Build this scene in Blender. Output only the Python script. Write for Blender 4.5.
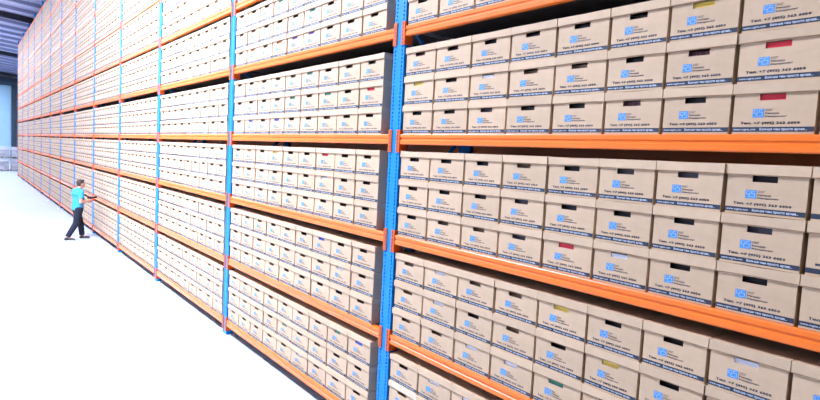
import bpy, bmesh, math, random
from mathutils import Matrix, Vector, Quaternion
random.seed(7)
for o in list(bpy.data.objects): bpy.data.objects.remove(o)
SC = bpy.context.scene
COL = SC.collection
S = 0.95                      # metres per shelf spacing unit
FZ = -0.22                    # floor height in units
def P3(x, y, z): return Vector((x*S, y*S, (z-FZ)*S))

# ---------------------------------------------------------------- camera
F_PX, YAW, PITCH, ROLL = 561.5, 2.46717, -0.074045, 0.053548
CAM = P3(4.90699, -3.37224, 2.83784)
fw = Vector((math.cos(PITCH)*math.cos(YAW), math.cos(PITCH)*math.sin(YAW), math.sin(PITCH)))
rt = Vector((math.sin(YAW), -math.cos(YAW), 0)); up = rt.cross(fw)
r2 = rt*math.cos(ROLL)+up*math.sin(ROLL); u2 = -rt*math.sin(ROLL)+up*math.cos(ROLL)
cd = bpy.data.cameras.new('camera'); cam = bpy.data.objects.new('camera', cd); COL.objects.link(cam)
cd.sensor_fit = 'HORIZONTAL'; cd.sensor_width = 36; cd.lens = F_PX/820*36; cd.clip_start = .05; cd.clip_end = 500
cam.matrix_world = Matrix.Translation(CAM) @ Matrix((r2, u2, -fw)).transposed().to_4x4()
SC.camera = cam

# ---------------------------------------------------------------- world, light, exposure
w = bpy.data.worlds.new('world'); SC.world = w; w.use_nodes = True
bg = w.node_tree.nodes['Background']; bg.inputs[0].default_value = (.70, .79, 1.0, 1); bg.inputs[1].default_value = 2.0
vs = SC.view_settings; vs.view_transform = 'Standard'; vs.look = 'None'; vs.exposure = 0.0; vs.gamma = 1; vs.use_curve_mapping = False
def area(name, loc, sx, sy, energy, color, target=None):
    l = bpy.data.lights.new(name, 'AREA'); l.shape = 'RECTANGLE'; l.size = sx; l.size_y = sy; l.energy = energy; l.color = color
    o = bpy.data.objects.new(name, l); COL.objects.link(o); o.location = loc
    if target is not None:
        d = (Vector(target)-Vector(loc)); q = d.to_track_quat('-Z', 'Y'); o.rotation_euler = q.to_euler()
    return o
# unseen LED lines added under the roof for their light: y, x from, x to, power, colour
ADDED_LAMPS = [(-4.6, -9.2, -4.2, 5600.0, (.69, .775, 1.0)), (-4.8, -30.0, -10.0, 2050.0, (.70, .765, 1.0)), (-5.0, -84.0, -30.6, 7000.0, (.70, .765, 1.0)), (-6.0, -2.0, 9.0, 110.0, (1.0, .78, .48))]  # the last line is a warm fill added for the near end
# daylight enters through unseen glazed openings added in the left wall; portals only guide the sampling of the sky
WY, WZ0, WZ1 = -9.5, .9, 6.0
ADDED_WINS = [(-34.0, -4.0), (-84.0, -62.0)]
for xa, xb in ADDED_WINS:
    po = area('window_portal', ((xa+xb)/2, WY, (WZ0+WZ1)/2), xb-xa, WZ1-WZ0, 1, (1, 1, 1), ((xa+xb)/2, 0, (WZ0+WZ1)/2)); po.data.cycles.is_portal = True

# ---------------------------------------------------------------- node helpers
def mat(name, col, rough=.6, metal=0., noise=0., nscale=8., rnd=0., island=False, bump=0., bscale=60., spec=.5, emit=None, stretch=None):
    m = bpy.data.materials.new(name); m.use_nodes = True
    nt = m.node_tree; b = nt.nodes['Principled BSDF']
    b.inputs['Roughness'].default_value = rough; b.inputs['Metallic'].default_value = metal
    b.inputs['Specular IOR Level'].default_value = spec
    c = nt.nodes.new('ShaderNodeRGB'); c.outputs[0].default_value = (*col, 1); src = c.outputs[0]
    tc = nt.nodes.new('ShaderNodeTexCoord'); vec = tc.outputs['Object']
    if stretch:
        mp = nt.nodes.new('ShaderNodeMapping'); mp.inputs['Scale'].default_value = stretch; nt.links.new(vec, mp.inputs[0]); vec = mp.outputs[0]
    def scaled(src, fac):
        h = nt.nodes.new('ShaderNodeHueSaturation'); nt.links.new(src, h.inputs['Color']); nt.links.new(fac, h.inputs['Value']); return h.outputs[0]
    if noise:
        n = nt.nodes.new('ShaderNodeTexNoise'); n.inputs['Scale'].default_value = nscale; n.inputs['Detail'].default_value = 4; nt.links.new(vec, n.inputs['Vector'])
        mr = nt.nodes.new('ShaderNodeMapRange'); mr.inputs['From Min'].default_value = .3; mr.inputs['From Max'].default_value = .7
        mr.inputs['To Min'].default_value = 1-noise; mr.inputs['To Max'].default_value = 1+noise; nt.links.new(n.outputs[0], mr.inputs[0]); src = scaled(src, mr.outputs[0])
    if rnd:
        if island:
            g = nt.nodes.new('ShaderNodeNewGeometry'); r = g.outputs['Random Per Island']
        else:
            g = nt.nodes.new('ShaderNodeObjectInfo'); r = g.outputs['Random']
        mr = nt.nodes.new('ShaderNodeMapRange'); mr.inputs['To Min'].default_value = 1-rnd; mr.inputs['To Max'].default_value = 1+rnd
        nt.links.new(r, mr.inputs[0]); src = scaled(src, mr.outputs[0])
    nt.links.new(src, b.inputs['Base Color'])
    if bump:
        n = nt.nodes.new('ShaderNodeTexNoise'); n.inputs['Scale'].default_value = bscale; nt.links.new(vec, n.inputs['Vector'])
        bp = nt.nodes.new('ShaderNodeBump'); bp.inputs['Strength'].default_value = bump; bp.inputs['Distance'].default_value = .01
        nt.links.new(n.outputs[0], bp.inputs['Height']); nt.links.new(bp.outputs[0], b.inputs['Normal'])
    if emit:
        b.inputs['Emission Color'].default_value = (*emit[0], 1); b.inputs['Emission Strength'].default_value = emit[1]
    return m
KR = (.57, .40, .246)
M = dict(
 kraft=mat('kraft_card', KR, .75, noise=.05, nscale=14, rnd=.05, bump=.06, bscale=35),
 lid=mat('kraft_lid', (.59, .42, .262), .75, noise=.05, nscale=14, rnd=.06, bump=.06, bscale=35),
 pale=mat('pale_card', (.70, .56, .40), .75, noise=.05, nscale=14, rnd=.05),
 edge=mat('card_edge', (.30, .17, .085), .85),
 kraft_s=mat('kraft_card_far', KR, .75, rnd=.06, island=True),
 lid_s=mat('kraft_lid_far', (.59, .42, .262), .75, rnd=.06, island=True),
 navy=mat('navy_print', (.018, .026, .048), .6),
 ink=mat('ink_print', (.03, .035, .05), .6),
 logo=mat('blue_print', (.055, .26, .58), .55),
 white=mat('white_print', (.50, .56, .64), .6),
 hole=mat('dark_inside', (.02, .018, .018), .8),  # near-black stands in for the shade inside far hand holes
 c_black=mat('black_folder', (.018, .018, .022), .5), c_red=mat('red_folder', (.68, .012, .03), .45), c_white=mat('white_paper', (.80, .80, .84), .6),  # near-black contents put the shade of most hand holes into colour
 c_yellow=mat('yellow_folder', (.75, .50, .06), .5), c_tan=mat('tan_folder', (.40, .27, .18), .6), c_blue=mat('blue_folder', (.05, .12, .60), .45),
 c_green=mat('green_folder', (.03, .25, .15), .5), c_orange=mat('orange_folder', (.65, .18, .04), .5), c_purple=mat('purple_folder', (.20, .10, .42), .5),
 c_grey=mat('grey_folder', (.16, .145, .17), .5), c_stripe=mat('striped_binders', (.30, .12, .14), .6, noise=.9, nscale=6, stretch=(30, 1, 1)),
 orange=mat('orange_enamel', (.90, .180, .014), .32, noise=.05, nscale=3, spec=.42),
 conn=mat('red_orange_enamel', (.70, .105, .012), .5, spec=.2),
 blue=mat('blue_enamel', (.006, .22, .62), .45, noise=.05, nscale=3, spec=.2),
 zinc=mat('galvanised_steel', (.78, .80, .82), .5, noise=.05),
 deck=mat('shelf_board', (.10, .095, .10), .7, noise=.15),
 floor=mat('sealed_concrete_floor', (.47, .525, .62), .5, noise=.04, nscale=.35, spec=.35),
 roof=mat('lilac_roof_sheet', (.74, .77, .96), .55, noise=.12, nscale=.5),
 purlin=mat('roof_steel', (.34, .37, .52), .6), girder=mat('dark_girder', (.03, .03, .045), .7),
 farwall=mat('pale_blue_panel', (.42, .68, .80), .5, noise=.05, nscale=.6),
 wall=mat('wall_sheet', (.30, .30, .31), .7, noise=.05), steel=mat('dark_steel_column', (.03, .055, .08), .5),
 film=mat('stretch_film', (.62, .64, .68), .3, noise=.18, nscale=3, rnd=.15), load=mat('greyed_cartons', (.42, .40, .41), .6, noise=.15, nscale=3, rnd=.25),
 wood=mat('pallet_wood', (.32, .24, .17), .8, noise=.2),
 lamp=mat('lamp_diffuser', (.9, .9, .9), .5, emit=((.85, .92, 1.0), 6.0)), lampbody=mat('lamp_housing', (.6, .6, .62), .5),
 skin=mat('skin', (.56, .29, .20), .55), hair=mat('brown_hair', (.045, .026, .018), .7, noise=.3, nscale=60), shirt=mat('turquoise_cotton', (.045, .34, .56), .8, noise=.08, nscale=12, bump=.25, bscale=14),
 trouser=mat('navy_cotton', (.006, .009, .022), .85, bump=.3, bscale=12), shoe=mat('dark_shoe', (.04, .035, .035), .5), sole=mat('pale_sole', (.7, .7, .7), .6),
 dark=mat('black_plastic', (.012, .012, .016), .4), eye=mat('dark_eye', (.02, .015, .012), .3), screen=mat('dark_screen', (.05, .07, .09), .15),
 badge=mat('white_badge', (.8, .8, .8), .4))

# ---------------------------------------------------------------- mesh helpers
class MB:
    def __init__(s): s.v = []; s.f = []; s.m = []
    def quad(s, pts, mi=0):
        n = len(s.v); s.v += [tuple(p) for p in pts]; s.f.append(tuple(range(n, n+len(pts)))); s.m.append(mi)
    def box(s, x0, x1, y0, y1, z0, z1, mi=0, skip=''):
        n = len(s.v)
        s.v += [(x0,y0,z0),(x1,y0,z0),(x1,y1,z0),(x0,y1,z0),(x0,y0,z1),(x1,y0,z1),(x1,y1,z1),(x0,y1,z1)]
        for k, f in (('b',(3,2,1,0)),('t',(4,5,6,7)),('f',(0,1,5,4)),('k',(2,3,7,6)),('l',(3,0,4,7)),('r',(1,2,6,5))):
            if k not in skip: s.f.append(tuple(n+i for i in f)); s.m.append(mi)
    def prism_x(s, prof, x0, x1, mi=0):          # closed (y,z) profile, counter-clockwise seen from +x
        n = len(s.v); k = len(prof)
        s.v += [(x0, y, z) for y, z in prof]+[(x1, y, z) for y, z in prof]
        for i in range(k):
            j = (i+1) % k; s.f.append((n+i, n+j, n+k+j, n+k+i)); s.m.append(mi)
        s.f.append(tuple(n+i for i in reversed(range(k)))); s.m.append(mi)
        s.f.append(tuple(n+k+i for i in range(k))); s.m.append(mi)
    def tube(s, a, b, r0, r1=None, n=10, mi=0):
        a = Vector(a); b = Vector(b); r1 = r0 if r1 is None else r1
        d = (b-a).normalized(); t = Vector((0,0,1)) if abs(d.z) < .9 else Vector((1,0,0)); u = d.cross(t).normalized(); v = d.cross(u)
        k = len(s.v)
        for c, r in ((a, r0), (b, r1)):
            for i in range(n):
                q = 2*math.pi*i/n; s.v.append(tuple(c+(u*math.cos(q)+v*math.sin(q))*r))
        for i in range(n):
            j = (i+1) % n; s.f.append((k+i, k+n+i, k+n+j, k+j)); s.m.append(mi)
        s.f.append(tuple(k+i for i in range(n))); s.m.append(mi); s.f.append(tuple(k+n+i for i in reversed(range(n)))); s.m.append(mi)
    def mesh(s, name, mats):
        me = bpy.data.meshes.new(name); me.from_pydata(s.v, [], s.f)
        for m in mats: me.materials.append(M[m])
        me.polygons.foreach_set('material_index', s.m); me.update(); return me
def link(name, data, parent=None, loc=(0,0,0)):
    o = bpy.data.objects.new(name, data); COL.objects.link(o); o.location = loc
    if parent is not None: o.parent = parent
    return o
def tag(o, label=None, cat=None, group=None, kind=None):
    for k, v in (('label', label), ('category', cat), ('group', group), ('kind', kind)):
        if v: o[k] = v
    return o

# ---------------------------------------------------------------- setting
FARX, RX1 = -90*S, 14.0
m = MB(); m.box(FARX-2, RX1+.3, -40, 3.2, -.2, 0); tag(link('floor', m.mesh('floor', ['floor'])), kind='structure')
def roof_z(y): return (11.5+.22)*S - .085*(y+1.25)          # mono-pitch roof falling towards the rack
m = MB()                                                     # trapezoidal sheet, ribs run across the hall
ya, yb = -34, 3.4; x = FARX-1; k = 0
while x < RX1:
    for (xa, da, xb, db) in ((x, 0, x+.5, 0), (x+.5, 0, x+.58, .09), (x+.58, .09, x+.80, .09), (x+.80, .09, x+.88, 0)):
        m.quad([(xa, ya, roof_z(ya)+da), (xa, yb, roof_z(yb)+da), (xb, yb, roof_z(yb)+db), (xb, ya, roof_z(ya)+db)])
    x += .88
ceil_ = tag(link('ceiling', m.mesh('ceiling', ['roof'])), kind='structure')
mp = MB(); mp.box(-.09, .09, 0, 1, -.26, 0); mp.box(-.14, .14, 0, 1, -.30, -.26)
L = math.hypot(yb-ya, roof_z(yb)-roof_z(ya)); ang = math.atan2(roof_z(yb)-roof_z(ya), yb-ya)
pur = MB(); pur.box(-.06, .06, 0, L, -.20, -.02); pur.box(-.10, .10, 0, L, -.22, -.20); purm = pur.mesh('purlin', ['purlin'])
gir = MB(); gir.box(-.13, .13, 0, L, -.36, -.30); gir.box(-.04, .04, 0, L, -.30, -.06); gir.box(-.13, .13, 0, L, -.06, -.01); girm = gir.mesh('girder', ['girder'])
for i in range(18):
    xg = -3.0-5.15*i+2.2
    if xg < FARX: break
    g = link('roof_girder' if i % 4 == 0 else 'purlin', girm if i % 4 == 0 else purm, ceil_, (xg, ya, roof_z(ya))); g.rotation_euler.x = ang
    g = link('purlin', purm, ceil_, (xg-2.55, ya, roof_z(ya))); g.rotation_euler.x = ang
# walls
m = MB(); m.box(FARX-1, RX1, 3.0, 3.2, 0, roof_z(3)-.05); tag(link('wall_right', m.mesh('wall_right', ['wall'])), kind='structure')
m = MB(); m.box(FARX-.3, FARX-.05, -34, 3.0, 0, roof_z(-34)); tag(link('wall_far', m.mesh('wall_far', ['wall'])), kind='structure')
m = MB(); m.box(RX1, RX1+.2, WY-.2, 3.0, 0, roof_z(WY)); tag(link('wall_near', m.mesh('wall_near', ['wall'])), kind='structure')  # unseen wall behind the camera, put in to keep the near end dim
m = MB(); y0, y1 = WY-.3, WY; zt = roof_z(WY)-.02
edges = [FARX-.05]+[v for wv in sorted(ADDED_WINS) for v in wv]+[RX1]
for k in range(0, len(edges), 2): m.box(edges[k], edges[k+1], y0, y1, 0, zt)
for xa, xb in ADDED_WINS: m.box(xa, xb, y0, y1, 0, WZ0); m.box(xa, xb, y0, y1, WZ1, zt)
wl = tag(link('wall_left', m.mesh('wall_left', ['wall'])), kind='structure')
m = MB(); m.box(-.05, .05, y0+.05, y1-.05, WZ0, WZ1); mm = m.mesh('mullion', ['steel'])
for q, (xa, xb) in enumerate(ADDED_WINS):  # windows added out of view to let daylight in
    wn = MB()
    for z in (WZ0+.02, (WZ0+WZ1)/2, WZ1-.08): wn.box(xa, xb, y0+.08, y1-.08, z, z+.06)
    wo = tag(link('window_%d' % (q+1), wn.mesh('window_frame', ['steel'])), kind='structure')
    nm = max(2, round((xb-xa)/3.0))
    for k in range(nm+1): link('mullion', mm, wo, (xa+.05+k*(xb-xa-.10)/nm, 0, 0))
dt = (9.80-FZ)*S
door = MB(); door.box(FARX-.05, FARX+.03, -7.0, 1.84*S, 0, dt)
dr = tag(link('door_1', door.mesh('door_1', ['farwall'])), kind='structure')
m = MB(); m.box(0, .05, 0, 1.9, .06, dt-.06)
pm = m.mesh('door_panel', ['farwall'])
for k in range(4): link('door_panel', pm, dr, (FARX+.03, 1.84*S-.05-1.95-k*2.0, 0))
m = MB(); m.box(FARX, FARX+.45, 1.86*S, 2.34*S, 0, dt+.2); tag(link('trim_1', m.mesh('column', ['steel'])), kind='structure')
m = MB(); m.box(FARX, FARX+.9, -34, 2.98, dt+.02, dt+.42); m.box(FARX, FARX+.6, -34, 2.98, dt+.42, dt+.95); tag(link('trim_2', m.mesh('header', ['steel'])), kind='structure')
# ---------------------------------------------------------------- added lamp lines under the roof, above the view
for k, (y, LX0, LX1, e, COOL) in enumerate(ADDED_LAMPS):
    z = roof_z(y)-.75
    r = link('linear_lamp', None, None, ((LX0+LX1)/2, y, z))
    tag(r, ('short line of bright white lamps under the roof before the second bay', 'line of white lamps under the roof over the middle of the aisle', 'long line of white lamps under the roof over the far aisle', 'short line of warm lamps under the roof at the near end')[k], 'lamp', 'lamp lines under the roof')
    h = (LX1-LX0)/2
    a = MB(); a.prism_x([(-.30, .0), (.30, .0), (.12, .12), (-.12, .12)], -h, h); link('housing', a.mesh('lamp_housing', ['lampbody']), r)
    a = MB(); a.box(-h, h, -.28, .28, -.03, -.002); link('diffuser', a.mesh('lamp_diffuser', ['lamp']), r)
    a = MB()
    for q in range(9):
        xx = -h+2+q*(2*h-4)/8; a.tube((xx, 0, .12), (xx, 0, .70), .012, n=6)
    link('hanger', a.mesh('lamp_hanger', ['purlin']), r)
    l = area('lamp_light', ((LX0+LX1)/2, y, z-.05), LX1-LX0, .55, e, COOL)
    if k == 2: area('lamp_uplight', ((LX0+LX1)/2, y, z+.14), LX1-LX0, .2, 2600, (.8, .86, 1.0), ((LX0+LX1)/2, y, z+5))   # added upward fill that brightens the roof

# ---------------------------------------------------------------- rack
UPX = [0.389, -4.035, -8.31, -12.253, -16.181, -20.227, -24.202, -28.041, -32.133, -36.142, -40.071, -44.396, -48.976]
UPX = [4.76]+UPX                         # UPX[b], UPX[b+1] bound bay b (bay 0 = nearest)
LEV = [-.036, .989, 2.004, 3.002, 4.052, 5.049, 6.01, 6.96, 7.93, 8.89, 9.84]
UH = (10.25-FZ)*S; UW = .166; UD = .10; REAR = 1.02
rack = tag(link('pallet_rack', None), 'tall blue and orange pallet rack running the length of the aisle', 'rack')
def upright_mesh(slots):
    m = MB(); h = UW/2; zs = .06; pitch = .036
    xs = [-h, -h+.024, -h+.040, h-.040, h-.024, h]
    if slots:
        m.quad([(-h,0,0),(h,0,0),(h,0,zs),(-h,0,zs)])
        z = zs
        while z < UH-.05:
            za, zb = z+.016, z+pitch
            m.quad([(xs[0],0,z),(xs[-1],0,z),(xs[-1],0,za),(xs[0],0,za)])
            for i in range(5):
                if i in (1, 3):
                    a, b = xs[i], xs[i+1]; d = .022
                    for q in ([(a,0,za),(b,0,za),(b,d,za),(a,d,za)], [(a,d,zb),(b,d,zb),(b,0,zb),(a,0,zb)], [(a,0,za),(a,d,za),(a,d,zb),(a,0,zb)], [(b,d,za),(b,0,za),(b,0,zb),(b,d,zb)]): m.quad(q)
                    m.quad([(a,d,za),(b,d,za),(b,d,zb),(a,d,zb)], 1)
                else: m.quad([(xs[i],0,za),(xs[i+1],0,za),(xs[i+1],0,zb),(xs[i],0,zb)])
            z += pitch
        m.quad([(-h,0,z),(h,0,z),(h,0,UH),(-h,0,UH)])
        m.box(-h, h, 0, UD, 0, UH, skip='f')
    else: m.box(-h, h, 0, UD, 0, UH)
    return m.mesh('upright', ['blue', 'steel'])
um, umr = upright_mesh(True), upright_mesh(False)
m = MB(); m.box(-.14, .14, -.09, .17, 0, .008)
for sx in (-.115, .115): m.tube((sx, -.06, .008), (sx, -.06, .034), .014, n=6)
fm = m.mesh('base_plate', ['zinc'])
m = MB(); zz = .25; sgn = 1
m.box(-.02, .02, UD, REAR-UD, .25, .29)
while zz+1.0 < UH:
    a, b = (UD, REAR-UD) if sgn > 0 else (REAR-UD, UD)
    m.tube((0, a, zz+.04), (0, b, zz+.96), .02, n=6); zz += 1.0; sgn = -sgn
m.box(-.02, .02, UD, REAR-UD, zz, zz+.04)
brm = m.mesh('brace', ['blue'])
for x in UPX:
    u = link('upright', um, rack, (x*S, 0, 0)); link('base_plate', fm, u)
    r = link('upright', umr, rack, (x*S, REAR-UD, 0)); link('base_plate', fm, r, (0, 0, 0))
    link('brace', brm, u)
# beams
BH = .092; B0 = -.031          # beam height and its lower edge relative to the level line
prof = [(.0, B0*S), (.045, B0*S), (.045, B0*S+BH-.03), (.058, B0*S+BH-.03), (.058, B0*S+BH), (.0, B0*S+BH), (-.004, B0*S+BH-.006), (-.004, B0*S+BH*.66), (.003, B0*S+BH*.60), (.003, B0*S+BH*.46), (-.004, B0*S+BH*.40), (-.004, B0*S+.008)]
cm = MB(); ch = .212
for sx in (1,):                # connector plate for the left end of a beam: hooks over the post to its left
    cm.box(-.046, .005, -.009, -.0008, -.5*ch, .5*ch)
    cm.box(.001, .006, -.001, .085, -.5*ch, .5*ch)
    for q in range(6):
        z = -.098+q*.034; cm.box(-.034, -.018, -.0100, -.009, z, z+.022, 1)
cmm = cm.mesh('connector', ['conn', 'steel'])
cm2 = MB(); cm2.v = [(-x, y, z) for x, y, z in cm.v]; cm2.f = [tuple(reversed(f)) for f in cm.f]; cm2.m = cm.m
cmm2 = cm2.mesh('connector', ['conn', 'steel'])
for b in range(13):
    xr, xl = UPX[b]*S-UW/2, UPX[b+1]*S+UW/2; Lb = xr-xl
    m = MB(); m.prism_x(prof, .008, Lb-.008); bm_ = m.mesh('beam', ['orange'])
    m = MB(); m.box(.0, Lb, 0, .05, B0*S-.05, B0*S+BH); rb = m.mesh('rear_beam', ['orange'])
    m = MB(); m.box(.004, Lb-.004, .0, REAR-.125, 0, .012); sp = m.mesh('shelf_panel', ['deck'])
    for z in LEV:
        zz = (z-FZ)*S
        o = link('beam', bm_, rack, (xl, 0, zz))
        link('connector', cmm, o, (0, 0, 0)); link('connector', cmm2, o, (Lb, 0, 0))
        link('rear_beam', rb, rack, (xl, REAR-.052, zz))
        if z < 9.5: link('shelf_panel', sp, rack, (xl, .060, zz+B0*S+BH-.012))

# ---------------------------------------------------------------- archive boxes
BW, BHT, BD, LH = .42, .2635, .37, .057        # canonical width, height, depth, lid height
hx0, hx1 = -.5*BW+.335*BW, -.5*BW+.635*BW; hz1 = BHT-LH-.001; hz0 = BHT*(1-.345)
def box_body(mb, w, y=0, mi=(0, 1), recess=None):
    h = w/2; zt = BHT-.004
    a, b = hx0, hx1
    for (x0, x1, z0, z1) in ((-h, h, 0, hz0), (-h, a, hz0, hz1), (b, h, hz0, hz1), (-h, h, hz1, zt)):
        mb.quad([(x0, y, z0), (x1, y, z0), (x1, y, z1), (x0, y, z1)], mi[0])
    d = recess or .005
    mb.quad([(a,y,hz0),(b,y,hz0),(b,y+d,hz0),(a,y+d,hz0)], mi[1]); mb.quad([(a,y+d,hz1),(b,y+d,hz1),(b,y,hz1),(a,y,hz1)], mi[1])
    mb.quad([(a,y,hz0),(a,y+d,hz0),(a,y+d,hz1),(a,y,hz1)], mi[1]); mb.quad([(b,y+d,hz0),(b,y,hz0),(b,y,hz1),(b,y+d,hz1)], mi[1])
    if recess: mb.quad([(a,y+d,hz0),(b,y+d,hz0),(b,y+d,hz1),(a,y+d,hz1)], 2)
    mb.quad([(h,y,0),(h,y+BD,0),(h,y+BD,zt),(h,y,zt)], mi[0]); mb.quad([(-h,y+BD,0),(-h,y,0),(-h,y,zt),(-h,y+BD,zt)], mi[0])
    mb.quad([(h,y+BD,0),(-h,y+BD,0),(-h,y+BD,zt),(h,y+BD,zt)], mi[0]); mb.quad([(-h,y+BD,0),(h,y+BD,0),(h,y,0),(-h,y,0)], mi[0])
m = MB(); box_body(m, BW-.022); body_me = m.mesh('body', ['kraft', 'edge'])
def lid_mesh(mname, sag):
    m = MB(); h = (BW-.005)/2; y0, y1 = -.009, BD+.0055; z0, z1 = BHT-LH, BHT
    m.quad([(-h,y0,z1),(0,y0,z1-sag),(0,y1,z1-sag),(-h,y1,z1)]); m.quad([(0,y0,z1-sag),(h,y0,z1),(h,y1,z1),(0,y1,z1-sag)])
    m.quad([(-h,y0,z0),(0,y0,z0+sag),(0,y0,z1-sag),(-h,y0,z1)]); m.quad([(0,y0,z0+sag),(h,y0,z0),(h,y0,z1),(0,y0,z1-sag)])
    m.quad([(h,y0,z0),(h,y1,z0),(h,y1,z1),(h,y0,z1)]); m.quad([(-h,y1,z0),(-h,y0,z0),(-h,y0,z1),(-h,y1,z1)]); m.quad([(h,y1,z0),(-h,y1,z0),(-h,y1,z1),(h,y1,z1)])
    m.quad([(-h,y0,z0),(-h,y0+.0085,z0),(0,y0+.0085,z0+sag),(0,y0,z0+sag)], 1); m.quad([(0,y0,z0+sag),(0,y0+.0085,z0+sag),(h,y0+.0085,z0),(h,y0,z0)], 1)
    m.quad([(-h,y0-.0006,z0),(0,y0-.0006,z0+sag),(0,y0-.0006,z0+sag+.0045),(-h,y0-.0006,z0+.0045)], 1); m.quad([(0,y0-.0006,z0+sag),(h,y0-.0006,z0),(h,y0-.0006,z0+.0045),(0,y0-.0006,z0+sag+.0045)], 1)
    return m.mesh('lid', [mname, 'edge'])
lids = [lid_mesh('lid', 0.0), lid_mesh('lid', .002), lid_mesh('lid', .0035)]; pale_lid = lid_mesh('pale', .001)
def text_mesh(body, size, off=0., spacing=1., xscale=1.):
    c = bpy.data.curves.new('t', 'FONT'); c.body = body; c.size = size; c.resolution_u = 1; c.offset = off; c.space_character = spacing
    o = bpy.data.objects.new('t', c); COL.objects.link(o); bpy.context.view_layer.update()
    me = bpy.data.meshes.new_from_object(o.evaluated_get(bpy.context.evaluated_depsgraph_get()))
    bpy.data.objects.remove(o); bpy.data.curves.remove(c); return me
def add_text(mb, body, x0, x1, z, size, y, mi, off=0.):
    me = text_mesh(body, size, off); xs = [v.co.x for v in me.vertices]; k = (x1-x0)/(max(xs)-min(xs)); n = len(mb.v); x_ = min(xs)
    mb.v += [(x0+(v.co.x-x_)*k, y, z+v.co.y) for v in me.vertices]
    for p in me.polygons: mb.f.append(tuple(n+i for i in p.vertices)); mb.m.append(mi)
    bpy.data.meshes.remove(me)
def X(f): return -.5*BW+f*BW
def Z(f): return BHT*(1-f)
def print_mesh(full):
    m = MB(); y = -.0008; h = (BW-.022)/2
    def q(x0, x1, z0, z1, mi, yy=y): m.quad([(x0,yy,z0),(x1,yy,z0),(x1,yy,z1),(x0,yy,z1)], mi)
    q(-h, h, Z(.955), Z(.86), 0)
    a, b, zb, zt = X(.265), X(.40), Z(.675), Z(.505)
    q(a, b, zb, zt, 2)
    sx, sz = b-a, zt-zb
    yl = y-.0004
    def lg(x0, x1, z0, z1): q(a+x0*sx, a+x1*sx, zb+z0*sz, zb+z1*sz, 3, yl)
    # white line emblem: two looped squares and a hooked tail inside the blue tile
    for r in ((.10,.44,.84,.88),(.10,.14,.46,.88),(.10,.44,.46,.50),(.40,.44,.46,.70),(.54,.88,.84,.88),(.54,.58,.58,.88),(.54,.88,.58,.62),(.84,.88,.24,.62),(.32,.36,.16,.48),(.32,.88,.16,.20)): lg(*r)
    if full:
        add_text(m, 'ОСГ', X(.415), X(.50), Z(.555), .0150, y, 1, .0002)
        add_text(m, 'Рекордз', X(.415), X(.575), Z(.612), .0125, y, 1, .0003)
        add_text(m, 'Менеджмент', X(.415), X(.665), Z(.672), .0125, y, 1, .0003)
        for dx in (-.0009, 0, .0009): add_text(m, 'Тел. +7 (495) 363 6050', X(.125)+dx, X(.815)+dx, Z(.806), .0180, y-.0001*(dx != 0), 1, .0004)
        add_text(m, 'www.osgrm.com', X(.045), X(.315), Z(.925), .0155, yl, 3, .0003)
        add_text(m, 'Больше чем просто архив...', X(.365), X(.90), Z(.925), .0160, yl, 3, .0005)
    else:
        q(X(.415), X(.50), Z(.555), Z(.52), 1)
    return m.mesh('printed_label', ['navy', 'ink', 'logo', 'white'])
print_me = print_mesh(True)
cont = {}
for k in ('black','red','white','yellow','tan','blue','green','orange','purple','grey','stripe'):
    m = MB(); d = .008 if k not in ('black', 'grey', 'stripe', 'tan') else .04
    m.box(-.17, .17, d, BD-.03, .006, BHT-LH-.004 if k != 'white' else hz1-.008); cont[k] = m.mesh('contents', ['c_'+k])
BAY0_EDGES = [.488, .938, 1.400, 1.838, 2.281, 2.712, 3.117, 3.523, 3.938, 4.345, 4.66]
def columns(b):
    if b == 0:
        e = BAY0_EDGES; return [(e[i], e[i+1]) for i in range(9)]
    xr, xl = UPX[b], UPX[b+1]
    if b == 1: a, n = xl+.099, 9; p = .4527
    else: a = xl+.099; n = 9; p = (xr-xl-.275)/9
    return [(a+i*p, a+(i+1)*p) for i in range(n)]
FOLD = {}
def setf(b, lev, row, s):
    for c, ch in enumerate(s): FOLD[(b, lev, row, c)] = dict(k='black', r='red', w='white', y='yellow', t='tan', b='blue', g='green', o='orange', p='purple', e='grey', s='stripe')[ch]
setf(0,3,0,'kkekkskrk'); setf(0,3,1,'ykwtekseo'.replace('e','t')[:7]+'rk'); setf(0,3,2,'skkkkkykk')
setf(0,2,2,'kkktkeekk'); setf(0,2,1,'kkkekkkek'); setf(0,2,0,'kokprwkkk'.replace('okp','tte'))
setf(0,1,2,'twttykkwk'); setf(0,1,1,'twktkykyk'); setf(0,1,0,'ttwwgkktk'); setf(0,0,2,'kwwkkwkkk'); setf(0,0,1,'tkkkwkkkk')
setf(1,3,1,'kkkkgkgkr'); setf(1,3,2,'kkkktgkkk'); setf(1,3,0,'kbkbkkskk'); setf(1,4,0,'kokopptkk'[:9]); setf(1,4,1,'kskkkgkkt'); setf(1,4,2,'kkkgkkkpk')
setf(1,0,2,'kkkkkskgb'); setf(1,0,1,'kkkkgkkkk'); setf(1,1,1,'kkkktttwk')
W = dict(black=.87, tan=.04, white=.02, grey=.03, orange=.01, red=.01, blue=.01, green=.005, yellow=.005)
allb = []
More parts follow.
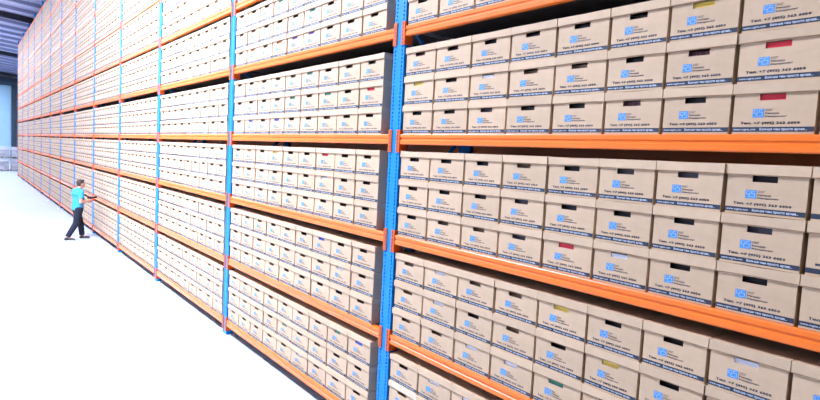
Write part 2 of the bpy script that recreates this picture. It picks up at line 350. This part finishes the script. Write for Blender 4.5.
for b in range(13):
    for lev in range(10):
        for row in range(3):
            for c, (xa, xb) in enumerate(columns(b)):
                z = LEV[lev]+B0+BH/S+.002+row*(BHT+.0006)/S
                wd = (xb-xa)*S; x = (xa+xb)/2*S+random.uniform(-.0012, .0012); y = .014+random.uniform(-.003, .004)
                p = Vector((x, y, (z-FZ)*S)); d = p+Vector((0, 0, .13))-CAM; dep = d.dot(fw)
                px = 410+F_PX*d.dot(r2)/dep if dep > .1 else 1e9; py = 200-F_PX*d.dot(u2)/dep if dep > .1 else 1e9
                sx, sy = F_PX*wd/dep*.32, F_PX*.13/dep
                vis = dep > .1 and -sx < px < 820+sx and -sy < py < 400+sy
                allb.append((0 if vis else 1, dep, b, lev, row, c, p, wd))
near = sorted(allb, key=lambda t: t[:6])[:300]; near_set = {t[2:6] for t in near}
ORD = ['first','second','third','fourth','fifth','sixth','seventh','eighth','ninth']
SH = ['lowest shelf','second shelf up','third shelf up','fourth shelf up','fifth shelf up','sixth shelf up','seventh shelf up']
BAYN = ['nearest bay','second bay','third bay','fourth bay']
CN = dict(red='red folder', white='white paper', yellow='yellow folder', tan='tan folder', blue='blue folder', green='green folder', orange='orange folder', purple='purple folder', grey='grey folder', stripe='striped binders')
rest = []
for t in allb:
    _, dep, b, lev, row, c, p, wd = t
    if t[2:6] not in near_set: rest.append(t); continue
    k = FOLD.get((b, lev, row, c)) or random.choices(list(W), list(W.values()))[0]
    e = link('archive_box', None, None, p); e.scale = ((wd-.001)/BW, 1, 1); e.rotation_euler.z = random.uniform(-.004, .004)
    what = 'kraft archive box' if k == 'black' else 'archive box with '+CN[k]
    pl = (b, lev, row, c) in ((0, 0, 1, 0), (0, 0, 2, 0))
    tag(e, f"{'pale '+what if pl else what}, {ORD[c]} from left, {('bottom','middle','top')[row]} row, {SH[lev]}, {BAYN[b]}", 'box', 'archive boxes on the rack')
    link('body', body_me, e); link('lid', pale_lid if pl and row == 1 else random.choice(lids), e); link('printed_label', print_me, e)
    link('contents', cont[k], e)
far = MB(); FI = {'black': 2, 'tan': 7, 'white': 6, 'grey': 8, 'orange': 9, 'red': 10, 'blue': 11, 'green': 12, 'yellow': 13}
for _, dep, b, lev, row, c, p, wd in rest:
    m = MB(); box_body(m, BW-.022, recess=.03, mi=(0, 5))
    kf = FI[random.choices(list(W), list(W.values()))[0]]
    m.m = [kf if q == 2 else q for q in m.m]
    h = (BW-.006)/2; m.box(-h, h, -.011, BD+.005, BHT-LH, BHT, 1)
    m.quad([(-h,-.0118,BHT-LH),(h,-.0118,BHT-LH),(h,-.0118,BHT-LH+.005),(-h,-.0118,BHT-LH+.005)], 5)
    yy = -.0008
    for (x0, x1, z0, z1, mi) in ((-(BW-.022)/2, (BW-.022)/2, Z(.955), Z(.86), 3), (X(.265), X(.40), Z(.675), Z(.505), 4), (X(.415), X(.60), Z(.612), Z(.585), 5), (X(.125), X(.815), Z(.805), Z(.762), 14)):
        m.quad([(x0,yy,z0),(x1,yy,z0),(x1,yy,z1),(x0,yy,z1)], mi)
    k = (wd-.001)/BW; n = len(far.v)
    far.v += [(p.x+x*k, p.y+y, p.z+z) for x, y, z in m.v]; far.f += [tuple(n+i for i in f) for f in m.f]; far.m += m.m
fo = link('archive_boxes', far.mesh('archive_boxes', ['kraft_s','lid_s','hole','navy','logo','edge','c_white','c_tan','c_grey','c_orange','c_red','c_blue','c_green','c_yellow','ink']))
tag(fo, 'rows of kraft archive boxes filling the far and upper bays of the rack', 'boxes', kind='stuff')

# ---------------------------------------------------------------- wrapped pallets at the far end
def pallet_load(x, y, z, label, tiers, hgt):
    e = tag(link('wrapped_pallet', None, None, (x, y, z)), label, 'pallet', 'wrapped pallets at the far end')
    m = MB()
    for q in (-.48, 0, .48): m.box(-.5, .5, q-.05, q+.05, .022, .122)
    pal = link('pallet', m.mesh('pallet', ['wood']), e)
    m = MB(); m.box(-.05, .05, -.53, .53, .122, .144); bmh = m.mesh('deck_board', ['wood'])
    m = MB(); m.box(-.05, .05, -.53, .53, 0, .022); bml = m.mesh('deck_board', ['wood'])
    for k in range(7): link('deck_board', bmh, pal, (-.45+.15*k, 0, 0))
    for k in range(3): link('deck_board', bml, pal, (-.45+.45*k, 0, 0))
    hh = (hgt-.144-.05)/tiers
    for r in range(tiers):
        for c in range(3):
            m = MB(); j = random.uniform(-.01, .01); m.box(-.47, .47, -.5+c*.335+.004, -.5+(c+1)*.335-.004, 0, hh-.006); link('carton', m.mesh('carton', ['load']), e, (j, 0, .146+r*hh))
    m = MB(); m.box(-.50, .51, -.515, .52, hgt-.26, hgt); link('film_cap', m.mesh('film_cap', ['film']), e)
px = -57.5*S
n = 0
names = ['by the blue rack post', 'left of the dark gap', 'furthest left']
for k, y in enumerate((.52, -.63, -1.80)):
    pallet_load(px, y, 0, 'grey wrapped pallet on the floor, '+names[k], 3, 1.07)
    pallet_load(px+.03, y+.02, 1.071, 'grey wrapped pallet stacked on top, '+names[k], 3, .98)

# ---------------------------------------------------------------- the worker
def ball(bm, c, r, seg=16):
    r = (r, r, r) if not hasattr(r, '__len__') else r
    bmesh.ops.create_uvsphere(bm, u_segments=seg, v_segments=seg//2+2, radius=1, matrix=Matrix.Translation(c) @ Matrix.Diagonal((*r, 1)))
def cone(bm, a, b, r0, r1, sq=1.0, caps=True):      # tapered limb; sq flattens it along y
    a = Vector(a); b = Vector(b); d = b-a
    mt = Matrix.Translation((a+b)/2) @ d.to_track_quat('Z', 'Y').to_matrix().to_4x4() @ Matrix.Diagonal((1, sq, 1, 1))
    bmesh.ops.create_cone(bm, cap_ends=True, segments=18, radius1=r0, radius2=r1, depth=d.length, matrix=mt)
def limb(bm, pts):
    for (a, ra), (b, rb) in zip(pts[:-1], pts[1:]): cone(bm, a, b, ra, rb); 
    for a, ra in pts: ball(bm, a, ra)
def fuse(name, bm, mname, parent, voxel=.008, smooth=4):
    me = bpy.data.meshes.new(name); bm.to_mesh(me); bm.free()
    o = bpy.data.objects.new(name, me); COL.objects.link(o)
    r = o.modifiers.new('r', 'REMESH'); r.mode = 'VOXEL'; r.voxel_size = voxel; r.use_smooth_shade = True
    if smooth: q = o.modifiers.new('s', 'SMOOTH'); q.factor = .5; q.iterations = smooth
    bpy.context.view_layer.update()
    nm = bpy.data.meshes.new_from_object(o.evaluated_get(bpy.context.evaluated_depsgraph_get())); bpy.data.objects.remove(o); bpy.data.meshes.remove(me)
    nm.name = name; nm.materials.clear(); nm.materials.append(M[mname]); return link(name, nm, parent)
TH = math.radians(20)
person = tag(link('person', None, None, (-14.13, -.585, 0)), 'person in turquoise polo shirt and dark trousers scanning boxes beside the rack', 'person')
person.rotation_euler.z = TH; person.scale = (1.05, 1.10, 1)
SR, ER, WR = Vector((.195, -.01, 1.43)), Vector((.24, -.04, 1.13)), Vector((.145, .195, 1.165))
SL, EL, WL = Vector((-.195, .01, 1.43)), Vector((-.225, .03, 1.14)), Vector((-.03, .225, 1.135))
HR, KR_, AR = Vector((.09, -.01, .92)), Vector((.095, -.085, .50)), Vector((.07, -.30, .10))
HL, KL, AL = Vector((-.09, .0, .92)), Vector((-.085, .12, .50)), Vector((-.06, .155, .095))
HEAD = Vector((0, .085, 1.645))
bm = bmesh.new()
ball(bm, (0, .0, 1.0), (.155, .11, .13)); ball(bm, (0, .01, 1.16), (.145, .105, .15)); ball(bm, (0, .015, 1.33), (.165, .11, .16)); ball(bm, (0, .0, 1.43), (.16, .07, .06))
limb(bm, [((0, .015, 1.45), .062), ((0, .05, 1.55), .056)])
# head: skull, jaw, nose, brow, ears
ball(bm, HEAD+Vector((0, -.012, .025)), (.074, .094, .098), 24); ball(bm, HEAD+Vector((0, .028, -.045)), (.056, .062, .070), 20); ball(bm, HEAD+Vector((0, .068, -.088)), (.028, .026, .024))
limb(bm, [(HEAD+Vector((0, .082, .02)), .010), (HEAD+Vector((0, .104, -.022)), .015)]); ball(bm, HEAD+Vector((0, .074, .036)), (.05, .014, .012))
ball(bm, HEAD+Vector((0, .084, -.052)), (.024, .012, .008)); ball(bm, HEAD+Vector((0, .082, -.066)), (.02, .012, .008))
for s_ in (-1, 1): ball(bm, HEAD+Vector((.076*s_, -.008, -.008)), (.012, .022, .034))
limb(bm, [(SR, .056), (SR.lerp(ER, .5), .047), (ER, .039)]); limb(bm, [(ER, .040), (ER.lerp(WR, .3), .041), (WR, .026)])
limb(bm, [(SL, .056), (SL.lerp(EL, .5), .047), (EL, .039)]); limb(bm, [(EL, .040), (EL.lerp(WL, .3), .041), (WL, .026)])
limb(bm, [(HR, .088), (HR.lerp(KR_, .5), .070), (KR_, .050)]); limb(bm, [(KR_, .052), (KR_.lerp(AR, .3), .054), (AR, .034)])
limb(bm, [(HL, .088), (HL.lerp(KL, .5), .070), (KL, .050)]); limb(bm, [(KL, .052), (KL.lerp(AL, .3), .054), (AL, .034)])
limb(bm, [(AR, .034), (AR+Vector((0, .12, -.06)), .026)]); limb(bm, [(AL, .034), (AL+Vector((0, .12, -.055)), .026)])
# right hand closed round the scanner grip (grip axis near x=.085, y=.36), left hand supporting it from below
GX, GY = .085, .295
ball(bm, (.118, .318-.06, 1.165), (.020, .046, .042)); limb(bm, [(WR, .026), ((.125, .300-.06, 1.165), .025)])
for i, (z, ln) in enumerate(((1.196, .95), (1.177, 1.0), (1.158, .95), (1.141, .8))):
    limb(bm, [((.118, .345-.06, z), .0105), ((.112, .345+.040*ln-.06, z-.002), .0098), ((.080, .352+.042*ln-.06, z-.004), .009), ((.058, .340+.034*ln-.06, z-.005), .008)])
limb(bm, [((.100, .300-.06, 1.190), .013), ((.066, .325-.06, 1.203), .011), ((.056, .356-.06, 1.206), .009)])
ball(bm, (.012, .330-.06, 1.105), (.042, .045, .018)); limb(bm, [(WL, .026), ((-.005, .315-.06, 1.115), .022)])
for i, (dy, ln) in enumerate(((.028, .9), (.010, 1.0), (-.008, .95), (-.025, .75))):
    limb(bm, [((.040, .335+dy-.06, 1.100), .0105), ((.040+.036*ln, .342+dy-.06, 1.094), .0098), ((.040+.062*ln, .346+dy-.06, 1.106), .009), ((.040+.070*ln, .346+dy-.06, 1.124), .008)])
limb(bm, [((.005, .365-.06, 1.110), .012), ((.026, .392-.06, 1.120), .010), ((.048, .400-.06, 1.130), .009)])
body = fuse('body', bm, 'skin', person, .0062, 3)
# shirt: torso with short sleeves, open neck, straight hem
bm = bmesh.new()
cone(bm, (0, 0, .885), (0, .0, 1.02), .182, .175, .74); cone(bm, (0, 0, 1.02), (0, .012, 1.18), .175, .168, .74); cone(bm, (0, .012, 1.18), (0, .018, 1.38), .168, .188, .70); ball(bm, (0, .008, 1.40), (.178, .122, .085)); ball(bm, (0, .0, 1.45), (.17, .100, .058)); ball(bm, (0, -.03, 1.36), (.17, .10, .12))
cone(bm, SR, SR.lerp(ER, .62), .072, .070); ball(bm, SR, .072); cone(bm, SL, SL.lerp(EL, .62), .072, .070); ball(bm, SL, .072)
ball(bm, (0, .05, 1.10), (.13, .10, .14))
cone(bm, (0, .012, 1.46), (0, .026, 1.515), .078, .070)
shirt = fuse('polo_shirt', bm, 'shirt', person, .009, 4)
bm = bmesh.new(); cone(bm, (0, .014, 1.488), (0, .030, 1.532), .074, .068); fuse('collar', bm, 'shirt', shirt, .006, 1)
bm = bmesh.new()
ball(bm, (0, -.01, .93), (.168, .122, .085)); cone(bm, (0, 0, .86), (0, 0, .965), .160, .158, .74)
for h_, k_, a_ in ((HR, KR_, AR), (HL, KL, AL)):
    cone(bm, h_, h_.lerp(k_, .5), .104, .092); ball(bm, h_, .104); ball(bm, h_.lerp(k_, .5), .092); cone(bm, h_.lerp(k_, .5), k_, .092, .079); ball(bm, k_, .079); q = k_.lerp(a_, .93); cone(bm, k_, q, .079, .066)
tro = fuse('trousers', bm, 'trouser', person, .009, 4)
bm = bmesh.new(); cone(bm, (0, 0, .905), (0, 0, .94), .166, .166, .74); fuse('belt', bm, 'dark', tro, .008, 1)
for a_, ty in ((AR, .0), (AL, .0)):
    bm = bmesh.new(); z0 = .028
    ball(bm, (a_.x, a_.y-.02, .062), (.042, .055, .045)); ball(bm, (a_.x, a_.y+.08, .052), (.044, .085, .034)); ball(bm, (a_.x+.004, a_.y+.145, .045), (.047, .062, .028)); cone(bm, (a_.x, a_.y-.005, .06), (a_.x, a_.y-.01, .115), .046, .044)
    sh = fuse('shoe', bm, 'shoe', person, .006, 2)
    bm = bmesh.new(); cone(bm, (a_.x, a_.y+.065, .0), (a_.x, a_.y+.065, .026), .05, .052); bmesh.ops.scale(bm, vec=(1, 2.75, 1), space=Matrix.Translation((-a_.x, -(a_.y+.065), 0)), verts=bm.verts)
    fuse('sole', bm, 'sole', sh, .005, 0)
# hair cap, eyes, eyebrows
bm = bmesh.new(); ball(bm, HEAD+Vector((0, -.024, .040)), (.081, .096, .096), 24); ball(bm, HEAD+Vector((0, .030, .100)), (.058, .050, .030)); ball(bm, HEAD+Vector((0, -.058, -.015)), (.064, .050, .060))
bmesh.ops.bisect_plane(bm, geom=bm.verts[:]+bm.edges[:]+bm.faces[:], plane_co=HEAD+Vector((0, .035, .045)), plane_no=Vector((0, .80, -.60)), clear_outer=True)
bmesh.ops.holes_fill(bm, edges=[e for e in bm.edges if e.is_boundary], sides=0)
fuse('hair', bm, 'hair', person, .006, 2)
for s_ in (-1, 1):
    bm = bmesh.new(); ball(bm, HEAD+Vector((.030*s_, .080, .014)), (.010, .008, .007)); fuse('eye', bm, 'eye', person, .003, 0)
    bm = bmesh.new(); ball(bm, HEAD+Vector((.030*s_, .086, .038)), (.020, .006, .005)); fuse('eyebrow', bm, 'hair', person, .003, 0)
# lanyard with badge
m = MB()
for s_ in (-1, 1):
    pts = [(.070*s_, .02, 1.508), (.062*s_, .088, 1.47), (.040*s_, .136, 1.38), (.012*s_, .160, 1.22)]
    for a, b in zip(pts[:-1], pts[1:]): m.tube(a, b, .009, n=6)
ly = link('lanyard', m.mesh('lanyard', ['dark']), person)
m = MB(); m.box(-.045, .045, .160, .168, 1.10, 1.22); link('badge', m.mesh('badge', ['badge']), ly)
# barcode scanner held in the right hand
sc_ = tag(link('barcode_scanner', None, None, (0, 0, 0)), 'black handheld barcode scanner held out by the person', 'scanner')
sc_.matrix_world = Matrix.Translation(person.location) @ Matrix.Rotation(TH, 4, 'Z') @ Matrix.Diagonal((1.05, 1.10, 1, 1)) @ Matrix.Translation((GX, GY, 1.105))
m = MB(); m.tube((0, .02, .0), (0, .008, .112), .017, .019, 12); link('grip', m.mesh('grip', ['dark']), sc_)
bm = bmesh.new(); cone(bm, (0, -.075, .128), (0, .12, .142), .028, .032); ball(bm, (0, -.075, .128), (.028, .02, .027)); fuse('housing', bm, 'dark', sc_, .006, 2)
m = MB(); m.box(-.038, .038, .118, .146, .112, .176); hd = link('scan_head', m.mesh('scan_head', ['dark']), sc_)
m = MB(); m.box(-.030, .030, .1462, .148, .122, .166); link('scan_window', m.mesh('scan_window', ['screen']), hd)
m = MB(); m.box(-.024, .024, -.06, .06, .158, .168); link('display', m.mesh('display', ['screen']), sc_)
m = MB(); m.box(-.006, .006, .022, .034, .082, .106); link('trigger', m.mesh('trigger', ['steel']), sc_)
